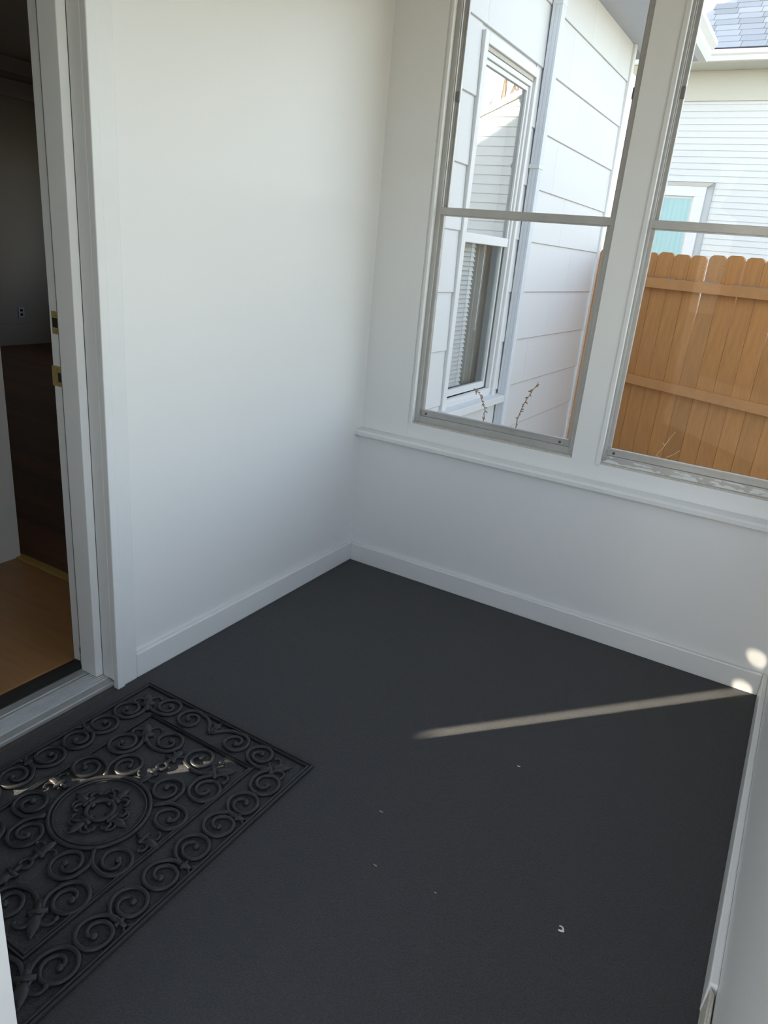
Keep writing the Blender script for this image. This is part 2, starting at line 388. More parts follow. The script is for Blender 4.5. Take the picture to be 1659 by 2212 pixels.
struct(obj('wall_house', MB().box((-6.10, 3.26, -0.05), (-4.6, 3.36, 2.95)).box((-3.7, 3.26, -0.05), (-0.19, 3.36, 2.95)).box((-4.6, 3.26, -0.05), (-3.7, 3.36, 0.9)).box((-4.6, 3.26, 2.2), (-3.7, 3.36, 2.95)), 'housewall'), 'end wall of the dark room with an unseen opening added for fill light')  # unseen opening added so sky light lifts the room
struct(bx('wall_house', (-6.10, -3.45, -0.05), (-2.0, -3.3, 2.95), 'housewall'), 'rear wall of the dark room')
struct(bx('wall_house', (-2.0, -7.15, -0.05), (-0.19, -7.0, 2.95), 'housewall'), 'end wall of the rear passage')
struct(obj('ceiling', MB().box((-6.10, -3.45, 2.85), (-0.19, 3.36, 2.95)).box((-2.12, -7.15, 2.85), (-0.19, -3.45, 2.95)), 'housewall'), 'ceiling of the house rooms')
struct(bx('baseboard_house', (-5.95, -3.3, HF), (-5.925, 3.3, 0.27), 'housewall', bevel=0.004), 'tall baseboard on the far wall')
struct(bx('trim_11', (-5.95, -3.3, 2.50), (-5.90, 3.3, 2.66), 'housewall', bevel=0.01), 'lower crown moulding of the dark room')
struct(bx('trim_12', (-5.95, -3.3, 2.71), (-5.85, 3.3, 2.85), 'housewall', bevel=0.01), 'upper crown moulding of the dark room')
ou = thing('wall_outlet', (-5.925, 2.32, 0.33), 'small white outlet plate low on the dark far wall', 'outlet')
op = bx('cover_plate', (-5.95, 2.285, 0.33), (-5.943, 2.355, 0.445), 'trim', ou, 0.002)
for z in (0.352, 0.398): bx('socket', (-5.9435, 2.305, z), (-5.9415, 2.335, z+0.026), 'hole', op)


# rear passage wall: unseen window added and masked to shape the sun streak and spots
SY = -4.289                                  # where the shaft crosses the wall x = -2
sw = MB()
sw.box((-2.12, -7.15, -0.3), (-2.0, SY-0.38, 2.95)).box((-2.12, SY+0.38, -0.3), (-2.0, -3.3, 2.95))
sw.box((-2.12, SY-0.38, -0.3), (-2.0, SY+0.38, 0.90)).box((-2.12, SY-0.38, 2.60), (-2.0, SY+0.38, 2.95))
struct(obj('wall_house', sw, 'housewall'), 'unseen passage wall with the added sun slit window')
SW = 0.028
dr = thing('sun_slit_drapes', (-1.99, SY, 0.86), 'unseen grey drapes added and shaped to pass one streak of sun', 'drapes')
SD = SY+0.0115
for sg in (-1, 1):
    poly = [(SY+sg*0.46, 0.86), (SD+sg*0.009, 0.86), (SD+sg*0.012, 1.56), (SD+sg*SW/2, 1.78), (SD+sg*SW/2, 2.60), (SY+sg*0.46, 2.60)]
    obj('slit_panel', MB().prism(poly, lambda u, w, t: (t, u, w), -1.9925, -1.9875), 'drape', dr)
bx('streak_gap_bar', (-2.06, SY-0.379, 1.578), (-2.02, SY+0.379, 1.808), 'trim', dr)  # bar added to break the sun streak on the floor
mask_top = bx('spot_mask', (-1.980, SY-0.46, 2.436), (-1.960, SY+0.46, 2.62), 'trim', dr)  # added boards, slotted to throw two sun spots on the porch wall
bx('spot_mask_band', (-1.980, SY-0.20, 2.302), (-1.976, SY+0.20, 2.416), 'trim', mask_top)
bx('spot_mask_hem', (-1.980, SY-0.20, 2.266), (-1.976, SY+0.20, 2.276), 'trim', mask_top)

# ------------------------------------------------------------------ house outside
HWY0, HWY1, HWZ0, HWZ1 = 0.80, 1.525, 0.575, 2.372
hw = MB()
for z0, z1, y0, y1 in ((-0.35, HWZ0, YE, 3.36), (HWZ1, 2.95, YE, 3.36), (HWZ0, HWZ1, YE, HWY0), (HWZ0, HWZ1, HWY1, 3.36)):
    hw.box((-0.19, y0, z0), (-0.014, y1, z1))
hwo = struct(obj('wall_exterior', hw, 'siding'), 'white shingled outside wall of the house')
STEP = 0.2935; LW = 0.61; shcache = {}
def shingle(y0, y1, z0, z1):
    w = round(y1-y0-0.0007, 4); h = round(z1-z0+0.02, 4)
    if (w, h) not in shcache:
        e = 0.0036                                # grey butt strip: shade line under each course painted in, with dirt
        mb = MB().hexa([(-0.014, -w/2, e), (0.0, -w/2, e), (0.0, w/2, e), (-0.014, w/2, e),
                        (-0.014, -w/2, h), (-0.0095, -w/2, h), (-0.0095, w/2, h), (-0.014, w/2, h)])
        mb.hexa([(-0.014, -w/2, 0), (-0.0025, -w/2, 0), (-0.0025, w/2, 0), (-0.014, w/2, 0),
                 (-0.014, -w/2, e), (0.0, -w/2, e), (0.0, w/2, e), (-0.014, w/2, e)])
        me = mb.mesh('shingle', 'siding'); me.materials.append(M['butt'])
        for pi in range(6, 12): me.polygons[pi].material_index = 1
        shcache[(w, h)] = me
    o = inst('shingle', shcache[(w, h)], hwo, (0.0, (y0+y1)/2, z0)); o.location.x += random.uniform(-0.0003, 0.0004)
k = 0; z = 2.395 + STEP
while z > -0.35:
    top = min(z+STEP, 2.93); y = YE - (0.0 if k % 2 else LW/2) + 0.08
    while y < 3.315:
        a, b = max(y, YE+0.005), min(y+LW, 3.315)
        if b-a > 0.04:
            if HWZ0+0.03 < z < HWZ1-0.05:
                for p, q in ((a, min(b, HWY0-0.002)), (max(a, HWY1+0.002), b)):
                    if q-p > 0.02: shingle(p, q, z, top)
            else: shingle(a, b, z, top)
        y += LW
    z -= STEP; k += 1
bx('corner_board', (-0.014, 3.315, -0.35), (0.012, 3.372, 2.93), 'ext', hwo, 0.003)

# house window with storm sash
w5 = sempty('window_5', (0, 1.16, HWZ0), 'white framed house window with a half open blind')
for a, b in ((HWY0, HWY0+0.045), (HWY1-0.030, HWY1)): bx('side_casing', (-0.05, a, HWZ0+0.03), (0.012, b, HWZ1), 'ext', w5, 0.003)
bx('head_casing', (-0.05, HWY0+0.045, HWZ1-0.045), (0.012, HWY1-0.03, HWZ1), 'ext', w5, 0.003)
hc = bx('chipped_head_strip', (-0.045, HWY0+0.06, HWZ1-0.066), (0.000, HWY1-0.045, HWZ1-0.046), 'putty', w5, 0.002)
si = MB().hexa([(-0.10, HWY0-0.01, HWZ0-0.012), (0.055, HWY0-0.01, HWZ0-0.012), (0.055, HWY1+0.075, HWZ0-0.012), (-0.10, HWY1+0.075, HWZ0-0.012),
                (-0.10, HWY0-0.01, HWZ0+0.045), (0.055, HWY0-0.01, HWZ0+0.030), (0.055, HWY1+0.075, HWZ0+0.030), (-0.10, HWY1+0.075, HWZ0+0.045)])
obj('sill', si, 'ext', w5, bevel=0.003)
ya, yb = HWY0+0.047, HWY1-0.032
for a, b in ((ya, ya+0.026), (yb-0.026, yb)): bx('storm_stile', (-0.030, a, HWZ0+0.052), (-0.004, b, HWZ1-0.068), 'ext', w5, 0.002)
bx('storm_top_rail', (-0.030, ya+0.026, HWZ1-0.092), (-0.004, yb-0.026, HWZ1-0.068), 'ext', w5, 0.002)
bx('storm_bottom_rail', (-0.030, ya+0.026, HWZ0+0.052), (-0.004, yb-0.026, HWZ0+0.080), 'ext', w5, 0.002)
for a, b in ((ya+0.028, ya+0.046), (yb-0.046, yb-0.028)):
    bx('upper_sash_stile', (-0.036, a, 1.50), (-0.014, b, HWZ1-0.094), 'ext', w5, 0.002)
    bx('lower_sash_stile', (-0.060, a, HWZ0+0.082), (-0.038, b, 1.50), 'ext', w5, 0.002)
bx('upper_sash_top_rail', (-0.036, ya+0.047, HWZ1-0.116), (-0.014, yb-0.047, HWZ1-0.094), 'ext', w5, 0.002)
bx('meeting_rail', (-0.062, ya+0.0265, 1.468), (-0.010, yb-0.0265, 1.515), 'ext', w5, 0.003)
bx('lower_sash_bottom_rail', (-0.060, ya+0.047, HWZ0+0.082), (-0.038, yb-0.047, HWZ0+0.120), 'ext', w5, 0.002)
bx('upper_pane', (-0.027, ya+0.044, 1.512), (-0.024, yb-0.044, HWZ1-0.114), 'glass_r', w5)
bx('lower_pane', (-0.051, ya+0.044, HWZ0+0.116), (-0.048, yb-0.044, 1.470), 'glass_l', w5)
vb = thing('window_blind', (-0.09, 1.05, HWZ0+0.10), 'white slatted blind hanging behind the house window', 'blind')
slat = MB().hexa([(-0.006, -0.165, 0.011), (0.006, -0.165, -0.011), (0.006, 0.165, -0.011), (-0.006, 0.165, 0.011),
                  (-0.004, -0.165, 0.0125), (0.008, -0.165, -0.0095), (0.008, 0.165, -0.0095), (-0.004, 0.165, 0.0125)]).mesh('slat', 'blind')
for i in range(35): inst('slat', slat, vb, (-0.095, 1.045, HWZ0+0.125+i*0.0245))
bx('cord', (-0.080, 0.995, HWZ0+0.12), (-0.078, 0.998, 1.47), 'blind', vb); bx('cord', (-0.080, 1.125, HWZ0+0.12), (-0.078, 1.128, 1.47), 'blind', vb)
bx('tilt_wand', (-0.080, 1.290, 1.00), (-0.072, 1.298, 1.47), 'blind', vb)
wc = thing('window_curtain', (-0.13, 1.32, HWZ0+0.08), 'grey green curtain beside the blind in the house window', 'curtain')
n_ = 40; cp = [(-0.135+0.012*math.sin(i*1.15), 1.19+0.34*i/n_) for i in range(n_+1)]
obj('curtain_cloth', MB().prism(cp+[(u-0.003, w) for u, w in cp[::-1]], lambda u, w, t: (u, w, t), HWZ0+0.08, 1.52), 'drape', wc, False)
us = thing('roller_shade', (-0.10, 1.16, 1.46), 'pale roller shade behind the upper house window sash', 'shade')
bx('shade_cloth', (-0.112, 0.86, 1.52), (-0.110, 1.47, 2.27), 'blind', us); obj('shade_roller', MB().tube([(-0.118, 0.86, 2.285), (-0.118, 1.47, 2.285)], 0.016, 10), 'blind', us, True)

# downspout
ds = thing('downspout', (0.03, 1.63, -0.30), 'white ribbed metal downspout on the shingled house wall', 'downspout')
pr = []
for i in range(4):
    t = i/4.0; pr += [(0.058, 1.600+0.066*t+0.002), (0.058, 1.600+0.066*t+0.010), (0.0555, 1.600+0.066*t+0.0125), (0.0555, 1.600+0.066*t+0.0150)]
pr = [(0.004, 1.600)]+[(0.016, 1.600), (0.018, 1.6025), (0.022, 1.6025), (0.024, 1.600), (0.038, 1.600), (0.040, 1.6025), (0.044, 1.6025), (0.046, 1.600)]+pr+[(0.055, 1.666), (0.004, 1.666)]
obj('spout_pipe', MB().prism(pr, lambda u, w, t: (u, w, t), -0.28, 2.70), 'spout', ds)
bx('spout_collar', (0.003, 1.597, 2.69), (0.060, 1.669, 2.76), 'spout', ds, 0.003)
obj('spout_elbow', MB().hexa([(0.004, 1.600, 2.76), (0.058, 1.600, 2.76), (0.058, 1.666, 2.76), (0.004, 1.666, 2.76),
     (0.40, 1.600, 2.96), (0.45, 1.600, 2.96), (0.45, 1.666, 2.96), (0.40, 1.666, 2.96)]), 'spout', ds)
for z in (0.35, 1.9): bx('spout_strap', (-0.002, 1.592, z), (0.061, 1.674, z+0.02), 'spout', ds)

# eaves, gutter and roof of the house
struct(bx('trim_13', (-0.014, YE+0.30, 2.93), (0.355, 3.86, 2.95), 'soffit'), 'grey soffit under the house eaves')
gu = thing('roof_gutter', (0.46, 2.1, 2.94), 'white gutter running along the house eaves with a capped end', 'gutter')
gp = [(0.355, 2.93), (0.410, 2.93), (0.430, 2.965), (0.430, 3.00), (0.460, 3.035), (0.460, 3.065), (0.452, 3.065), (0.452, 3.04), (0.423, 3.004), (0.423, 2.97), (0.405, 2.94), (0.363, 2.94), (0.363, 3.065), (0.355, 3.065)]
obj('gutter_trough', MB().prism(gp, lambda u, w, t: (u, t, w), YE+0.32, 3.885), 'ext', gu)
obj('gutter_end_cap', MB().prism([(0.355, 2.93), (0.410, 2.93), (0.430, 2.965), (0.430, 3.00), (0.460, 3.035), (0.460, 3.065), (0.355, 3.065)], lambda u, w, t: (u, t, w), 3.885, 3.890), 'ext', gu)
bx('rake_board', (0.0, 3.86, 2.95), (0.355, 3.885, 3.10), 'ext', gu)
rf = MB().hexa([(-6.3, -3.45, 2.96), (0.355, -3.45, 2.96), (0.355, 3.86, 2.96), (-6.3, 3.86, 2.96), (-3.0, -3.45, 4.6), (0.375, -3.45, 3.06), (0.375, 3.86, 3.06), (-3.0, 3.86, 4.6)])
struct(bx('roof_wing', (-2.2, -7.35, 2.96), (0.40, -3.46, 3.10), 'roof'), 'flat roof of the rear passage')
struct(obj('roof_house', rf, 'roof'), 'roof of the house')
struct(bx('wall_shade_mass', (-9.5, -3.3, 2.95), (-3.05, 3.36, 7.2), 'siding'), 'unseen upper storey added to shade the neighbour house')  # unseen mass added to keep sun off the neighbour house
struct(obj('roof_shade_mass', MB().prism([(-2.95, 7.2), (-6.3, 9.42), (-9.6, 7.2)], lambda u, w, t: (u, t, w), -3.4, 3.46), 'roof'), 'unseen gabled roof shaped to shade the neighbour house')  # ridge height set for the shadow it casts
struct(bx('wall_shade_mass', (-9.5, -3.3, -0.35), (-6.11, 3.36, 2.95), 'siding'), 'unseen rear part of the house below the added storey')
struct(bx('ground', (-40, -40, -0.60), (60, 60, -0.35), 'ground'), 'dry winter lawn')
struct(bx('floor_joists', (-0.19, YB-0.15, -0.33), (RXO, YE, -0.032), 'raw'), 'porch floor deck')

# unseen building added to dull the bright sky reflected in the panes
og = thing('sky_block', (3.5, -9.0, -0.35), 'unseen grey wooden outbuilding added to dull sky reflections in the panes', 'outbuilding')
bx('sky_block_wall', (-0.1, -14.0, -0.35), (7.5, -12.2, 2.6), 'raw', og)
obj('sky_block_roof', MB().prism([(-12.0, 2.6), (-14.2, 2.6), (-14.2, 3.6)], lambda u, w, t: (t, u, w), -0.4, 7.8), 'roof', og)

# ------------------------------------------------------------------ fence
FD = Vector((0.8971, -0.4418, 0)); FN = Vector((-0.4418, -0.8971, 0)); F0 = Vector((0.4726, 3.2631, 0))
fn = thing('wooden_fence', tuple(F0 + Vector((0, 0, -0.35))), 'orange brown stained dog eared plank fence behind the porch', 'fence')
rf2 = random.Random(11)
wide = {2: 0.016, 4: 0.009, 6: 0.014, 9: 0.008}
for i in range(-4, 19):
    t0 = i*0.14 + 0.0015 + (wide.get(i-1, 0)/2); t1 = (i+1)*0.14 - 0.0015 - (wide.get(i, 0)/2)
    if i in wide: lo = t1 + wide[i]/2 - 0.001
    else: lo = t1
    top = 1.556 + rf2.uniform(-0.008, 0.008); w = t1-t0
    lo0 = t0 - (wide.get(i-1, 0)/2) + 0.0005
    poly = [(lo0, -0.34), (lo, -0.34), (lo, 0.80), (t1, 1.30), (t1, top-0.030), (t1-0.010, top-0.012), (t1-0.030, top), (t0+0.030, top), (t0+0.010, top-0.012), (t0, top-0.030), (t0, 1.30), (lo0, 0.80)]
    dd = rf2.uniform(0, 0.003)
    mb = MB().prism(poly, lambda u, w_, t: tuple(F0 + FD*u + FN*(t) + Vector((0, 0, w_))), -0.018-dd, 0.0-dd)
    obj('fence_board', mb, 'fence', fn)
for z0, z1 in ((1.302, 1.372), (0.575, 0.642), (-0.20, -0.13)):
    a, b = -0.48, 2.66
    mb = MB().hexa([tuple(F0+FD*u+FN*t+Vector((0, 0, z))) for z in (z0, z1) for u, t in ((a, 0.002), (b, 0.002), (b, 0.040), (a, 0.040))])
    r_ = obj('fence_rail', mb, 'fencerail', fn, bevel=0.002)
    if z0 > 1:
        for q in range(16):
            u = -0.35 + q*0.17 + rf2.uniform(-0.05, 0.05); ln = 0.03+rf2.random()*0.06
            poly = [(u+math.cos(k*0.9)*ln*rf2.uniform(0.6, 1), 0.022+math.sin(k*0.9)*0.016*rf2.uniform(0.5, 1)) for k in range(7)]
            obj('splinter', MB().prism(poly, lambda uu, tt, zz: tuple(F0+FD*uu+FN*tt+Vector((0, 0, zz))), z1, z1+0.004+0.006*rf2.random()), 'raw', r_)

# ------------------------------------------------------------------ neighbouring house
NY = 9.0
nb = thing('neighbour_house', (2.0, NY+2, -0.35), 'white lap sided neighbour house with grey shingled hip roof', 'house')
NX0, NX1 = -1.25, 2.2
bx('house_wall', (NX0, NY+0.02, -0.35), (NX1, NY+5.0, 4.02), 'vinyl', nb)
WGX0, WGX1, WGT = -0.98, -0.36, 2.44
lapcache = {}
def lap(x0, x1, z):
    w = round(x1-x0, 3)
    if w not in lapcache:
        lapcache[w] = MB().hexa([(-w/2, -0.011, 0), (w/2, -0.011, 0), (w/2, 0.02, 0), (-w/2, 0.02, 0),
                                 (-w/2, -0.002, 0.086), (w/2, -0.002, 0.086), (w/2, 0.02, 0.086), (-w/2, 0.02, 0.086)]).mesh('siding_board', 'vinyl')
    inst('siding_board', lapcache[w], nb, ((x0+x1)/2, NY, z))
z = 0.02
while z < 3.66:
    if 1.0 < z < 2.60: lap(-0.09, NX1, z); lap(NX0, -1.16, z)
    else: lap(NX0, NX1, z)
    z += 0.080
bx('frieze_board', (NX0, NY-0.03, 3.66), (NX1, NY+0.02, 4.02), 'beige', nb, 0.004)
bx('soffit', (NX0-0.4, 8.60, 4.02), (NX1+0.4, NY+0.02, 4.05), 'beige', nb)
g = MB().prism([(8.60, 4.03), (8.53, 4.03), (8.51, 4.08), (8.49, 4.10), (8.49, 4.16), (8.60, 4.16)], lambda u, w, t: (t, u, w), NX0-0.4, NX1+0.4)
obj('gutter', g, 'ext', nb)
wn = bx('window', (-1.02, NY-0.015, 1.0), (-0.33, NY+0.01, 2.47), 'ext', nb)
bx('pane', (WGX0, NY-0.028, 1.05), (WGX1, NY-0.024, WGT), 'glass_l', wn)
n_ = 48; cp = [(WGX0+(WGX1-WGX0)*i/n_, NY-0.0155+0.0022*math.sin(i*1.25)) for i in range(n_+1)]
obj('curtain', MB().prism(cp+[(WGX1, NY-0.011), (WGX0, NY-0.011)], lambda u, w, t: (u, w-0.004, t), 1.05, WGT), 'curtain', wn)
for a, b, c, d in ((-1.16, -1.02, 1.0, 2.47), (-0.33, -0.19, 1.0, 2.47)): bx('casing', (a, NY-0.045, c), (b, NY, d), 'ext', wn, 0.004)
bx('casing_head', (-1.16, NY-0.045, 2.47), (-0.19, NY, 2.60), 'ext', wn, 0.004)
obj('casing_crown', MB().hexa([(-1.17, NY-0.05, 2.60), (-0.18, NY-0.05, 2.60), (-0.18, NY, 2.60), (-1.17, NY, 2.60),
    (-1.24, NY-0.09, 2.645), (-0.11, NY-0.09, 2.645), (-0.11, NY, 2.645), (-1.24, NY, 2.645)]), 'ext', wn)
# hip roof
PT = math.tan(math.radians(40)); EX0, EX1, EY, EZ = NX0-0.35, NX1+0.35, 8.53, 4.10
run = (EX1-EX0)/2; ryd = EY+run
RZ = EZ+run*PT
hip = MB(); hip.v = [(EX0, EY, EZ), (EX1, EY, EZ), (EX1, EY+7, EZ), (EX0, EY+7, EZ), ((EX0+EX1)/2, ryd, RZ), ((EX0+EX1)/2, EY+7-run, RZ)]
hip.f = [(0, 1, 4), (1, 2, 5, 4), (2, 3, 5), (3, 0, 4, 5), (0, 3, 2, 1)]
ro = obj('roof', hip, 'roof', nb)
TW, TE = 0.30, 0.145
tabm = MB().hexa([(-TW/2+0.003, 0, 0.004), (TW/2-0.003, 0, 0.004), (TW/2-0.003, TE*1.15, 0.001), (-TW/2+0.003, TE*1.15, 0.001),
                  (-TW/2+0.003, 0, 0.014), (TW/2-0.003, 0, 0.014), (TW/2-0.003, TE*1.15, 0.004), (-TW/2+0.003, TE*1.15, 0.004)]).mesh('roof_shingle', 'roof')
cnt = 0
for r in range(14):
    s_ = r*TE; y = EY + s_*math.cos(math.radians(40)); z = EZ + s_*math.sin(math.radians(40)); inset = y-EY
    x = EX0 + inset + TW/2 + (TW/2 if r % 2 else 0) + 0.02
    while x < EX1 - inset - TW/2 and x < 1.9 and cnt < 150:
        o = inst('roof_shingle', tabm, ro, (x, y, z)); o.rotation_euler = (math.radians(40), 0, 0); x += TW; cnt += 1

# neighbouring garage, mirrored in the house window
gr = thing('neighbour_garage', (4.5, NY+1, -0.35), 'cream gabled outbuilding mirrored in the upper house window pane', 'garage')
GL = lambda x: 3.57+0.43*(3.7-x)
obj('gable_wall', MB().prism([(2.7, -0.35), (6.5, -0.35), (6.5, GL(6.5)), (2.7, GL(2.7))], lambda u, w, t: (u, t, w), NY+0.2, NY+5), 'vinyl', gr)
z = 0.3
while z < 3.8:
    xr = min(6.5, 3.7-(z-3.57)/0.43-0.02); xr2 = min(6.5, 3.7-(z+0.14-3.57)/0.43-0.02)
    if xr2-2.7 > 0.1:
        obj('lap_board', MB().hexa([(2.7, NY+0.18, z), (xr, NY+0.18, z), (xr, NY+0.2, z), (2.7, NY+0.2, z), (2.7, NY+0.195, z+0.14), (xr2, NY+0.195, z+0.14), (xr2, NY+0.2, z+0.14), (2.7, NY+0.2, z+0.14)]), 'vinyl', gr)
    z += 0.14
obj('roof_slope', MB().hexa([(2.7, NY+0.1, GL(2.7)), (6.8, NY+0.1, GL(6.8)), (6.8, NY+5.2, GL(6.8)), (2.7, NY+5.2, GL(2.7)), (2.7, NY+0.1, GL(2.7)+0.08), (6.8, NY+0.1, GL(6.8)+0.08), (6.8, NY+5.2, GL(6.8)+0.08), (2.7, NY+5.2, GL(2.7)+0.08)]), 'ext', gr)

# bare tree behind, mirrored in the pane
rt = random.Random(5)
tr_ = thing('bare_tree', (6.0, 15.0, -0.35), 'leafless winter tree mirrored in the upper house window pane', 'tree')
trunk = MB(); br = MB()
def grow(p, d, ln, r, lev):
    pts = [p]; q = Vector(p)
    for k in range(4):
        d = (d + Vector((rt.uniform(-.18, .18), rt.uniform(-.18, .18), rt.uniform(-.02, .14)))).normalized(); q = q + d*ln/4; pts.append(tuple(q))
    (trunk if lev == 0 else br).tube(pts, [r*(1-0.12*k) for k in range(5)], 6 if lev < 2 else 4)
    if lev < 5:
        for k in range(3 if lev < 4 else 2):
            nd = (d + Vector((rt.uniform(-.8, .8), rt.uniform(-.8, .8), rt.uniform(-.1, .6)))).normalized()
            grow(pts[-1] if k < 2 else pts[2], nd, ln*0.68, r*0.58, lev+1)
grow((6.0, 15, -0.35), Vector((0, 0, 1)), 3.6, 0.16, 0)
obj('trunk', trunk, 'bark', tr_, True); obj('branches', br, 'bark', tr_, True)

# overhead cable
cb = MB().tube([(-4+0.5*i, 6.0, 3.555-0.0018*i + 0.0035*((i-10)/10)**2) for i in range(25)], 0.006, 6)
tag(obj('overhead_cable', cb, 'wire', None, True), 'thin dark cable crossing in front of the neighbour roof', 'cable')

# ------------------------------------------------------------------ dry plants outside
def stalk(name, label, pts, rad, mt, nubs, seed, group):
    rr = random.Random(seed)
    t = thing(name, pts[0], label, 'weed', group)
    path = []
    for i in range(len(pts)-1):
        a, b = Vector(pts[i]), Vector(pts[i+1])
        for k in range(6): path.append(a.lerp(b, k/6))
    path.append(Vector(pts[-1]))
    path = [p + Vector((rr.uniform(-.003, .003), rr.uniform(-.003, .003), 0)) for p in path]
    n = len(path)
    obj('stem', MB().tube(path, [rad*(1-0.6*i/n) for i in range(n)], 6), mt, t, True)
    for k in range(nubs):
        i = int(n*0.35 + (n*0.63)*k/nubs); p = path[min(i, n-1)]
        d = Vector((rr.uniform(-1, 1), rr.uniform(-1, 1), rr.uniform(-.3, .8))).normalized()
        ln = rr.uniform(0.008, 0.022)
        obj('dried_bud', MB().tube([p, p+d*ln*0.6, p+d*ln+Vector((0, 0, -0.004))], [rad*0.7, rad*0.9, rad*0.2], 5), mt, t, True)
stalk('dry_weed', 'curved dry brown weed stalk in front of the house window sill', [(0.40, 0.45, -0.35), (0.398, 0.45, 0.66), (0.397, 0.45, 0.745), (0.365, 0.45, 0.80), (0.324, 0.45, 0.827)], 0.0032, 'stem', 14, 1, 'dry weeds outside')
stalk('dry_weed', 'taller dry brown weed stalk standing right of the downspout', [(0.55, 0.45, -0.35), (0.553, 0.45, 0.66), (0.570, 0.45, 0.76), (0.592, 0.45, 0.83), (0.632, 0.45, 0.905)], 0.0034, 'stem', 22, 2, 'dry weeds outside')
stalk('dry_grass', 'straw coloured dry grass blade leaning up against the fence view', [(1.02, 1.0, -0.35), (1.07, 1.0, 0.49), (1.115, 1.0, 0.58), (1.168, 1.0, 0.695)], 0.0022, 'straw', 3, 3, 'dry grass blades outside')
stalk('dry_grass', 'kinked straw coloured grass blade low in the second window', [(1.06, 1.02, -0.35), (1.08, 1.02, 0.50), (1.112, 1.02, 0.555), (1.165, 1.02, 0.52), (1.20, 1.02, 0.50)], 0.0022, 'straw', 1, 4, 'dry grass blades outside')
stalk('dry_grass', 'straw coloured grass blade crossing the kinked one rightwards', [(1.05, 0.98, -0.35), (1.09, 0.98, 0.50), (1.14, 0.98, 0.55), (1.212, 0.98, 0.613)], 0.0022, 'straw', 3, 6, 'dry grass blades outside')

# ------------------------------------------------------------------ scroll door mat
MC = Vector((0.3875, -1.729, 0.0))
mt_ = thing('door_mat', tuple(MC), 'black rubber scrollwork door mat in front of the threshold', 'door mat')
ZT = 0.0072; RT = 0.0062
def frame(name, hu, hv, offs, wid):
    mb = MB()
    for o in offs:
        a, b = hu-o, hv-o
        n = 10
        mb.tube([(MC.x-a, MC.y-b, ZT), (MC.x+a, MC.y-b, ZT), (MC.x+a, MC.y+b, ZT), (MC.x-a, MC.y+b, ZT)], wid, 8, 0.8, closed=True)
    mb2 = MB(); o0, o1 = offs[0]-wid*0.6, offs[-1]+wid*0.6
    for sgn in (-1, 1):
        u0, u1 = sorted((sgn*(hu-o0), sgn*(hu-o1))); v0, v1 = sorted((sgn*(hv-o0), sgn*(hv-o1)))
        mb2.box((MC.x+u0, MC.y-hv+o0, 0.0005), (MC.x+u1, MC.y+hv-o0, ZT-0.001))
        mb2.box((MC.x-hu+o1, MC.y+v0, 0.0005), (MC.x+hu-o1, MC.y+v1, ZT-0.0011))
    mb.v, base = mb.v + mb2.v, len(mb.v); mb.f += [tuple(i+base for i in f) for f in mb2.f]
    return obj(name, mb, 'rubber', mt_, False)
frame('outer_frame', 0.335, 0.459, (0.005, 0.014), 0.0052)
frame('inner_frame', 0.207, 0.352, (0.004, 0.011), 0.0040)
def scroll(c, clasp, partner, R, rt=RT):
    c = Vector(c); e = Vector(clasp)-c; a0 = math.atan2(e.y, e.x); r0 = e.length
    p = Vector(partner)-c; cr = e.x*p.y-e.y*p.x; sg = 1 if cr > 0 else -1
    path = []; rad = []; N = 56; tot = math.radians(610)
    for i in range(N+1):
        t = i/N; ang = t*math.degrees(tot)
        if ang < 70: r = r0+(R-r0)*(ang/70)**0.8
        elif ang < 340: r = R*(1-0.10*(ang-70)/270)
        else: r = R*(0.90-0.70*((ang-340)/270)**0.85)
        a = a0+sg*math.radians(ang)
        path.append((c.x+r*math.cos(a), c.y+r*math.sin(a), ZT-0.0002)); rad.append(rt*(1-0.18*t))
    mb = MB().tube(path, rad, 8, 0.95); mb.ball((path[-1][0], path[-1][1], ZT), rt*1.5, 0.8)
    return mb
def fleur_mesh(s=1.0):
    mb = MB(); n = 10
    path = [(0, s*(0.004+0.046*i/n), ZT) for i in range(n+1)]
    mb.tube(path, [s*0.0125*max(0.12, math.sin(math.pi*(0.18+0.80*i/n)))for i in range(n+1)], 8, 0.62)
    mb.tube([(0, s*0.006, ZT+0.004), (0, s*0.024, ZT+0.0062), (0, s*0.044, ZT+0.003)], s*0.0022, 6)
    for sg in (-1, 1):
        pts = []
        for i in range(13):
            t = i/12; a = math.radians(-70+235*t); r = s*0.0165*(1-0.25*t)
            pts.append((sg*(s*0.0215-r*math.cos(a)*1.0), s*0.013+r*math.sin(a), ZT))
        mb.tube(pts, [s*0.0046*(1-0.25*i/12) for i in range(13)], 7, 0.9)
        mb.ball((pts[-1][0], pts[-1][1], ZT), s*0.0055, 0.8)
    mb.tube([(-s*0.017, -s*0.001, ZT+0.001), (s*0.017, -s*0.001, ZT+0.001)], s*0.0058, 8)
    mb.tube([(0, -s*0.024, ZT), (0, s*0.004, ZT)], s*0.0062, 8)
    return mb.mesh('fleur_de_lis', 'rubber', True)
FL = {1.0: fleur_mesh(1.0), 0.8: fleur_mesh(0.8), 1.25: fleur_mesh(1.25)}
def fleur(u, v, du, dv, s=1.0): inst('fleur_de_lis', FL[s], mt_, (MC.x+u, MC.y+v, 0), math.atan2(-du, dv))
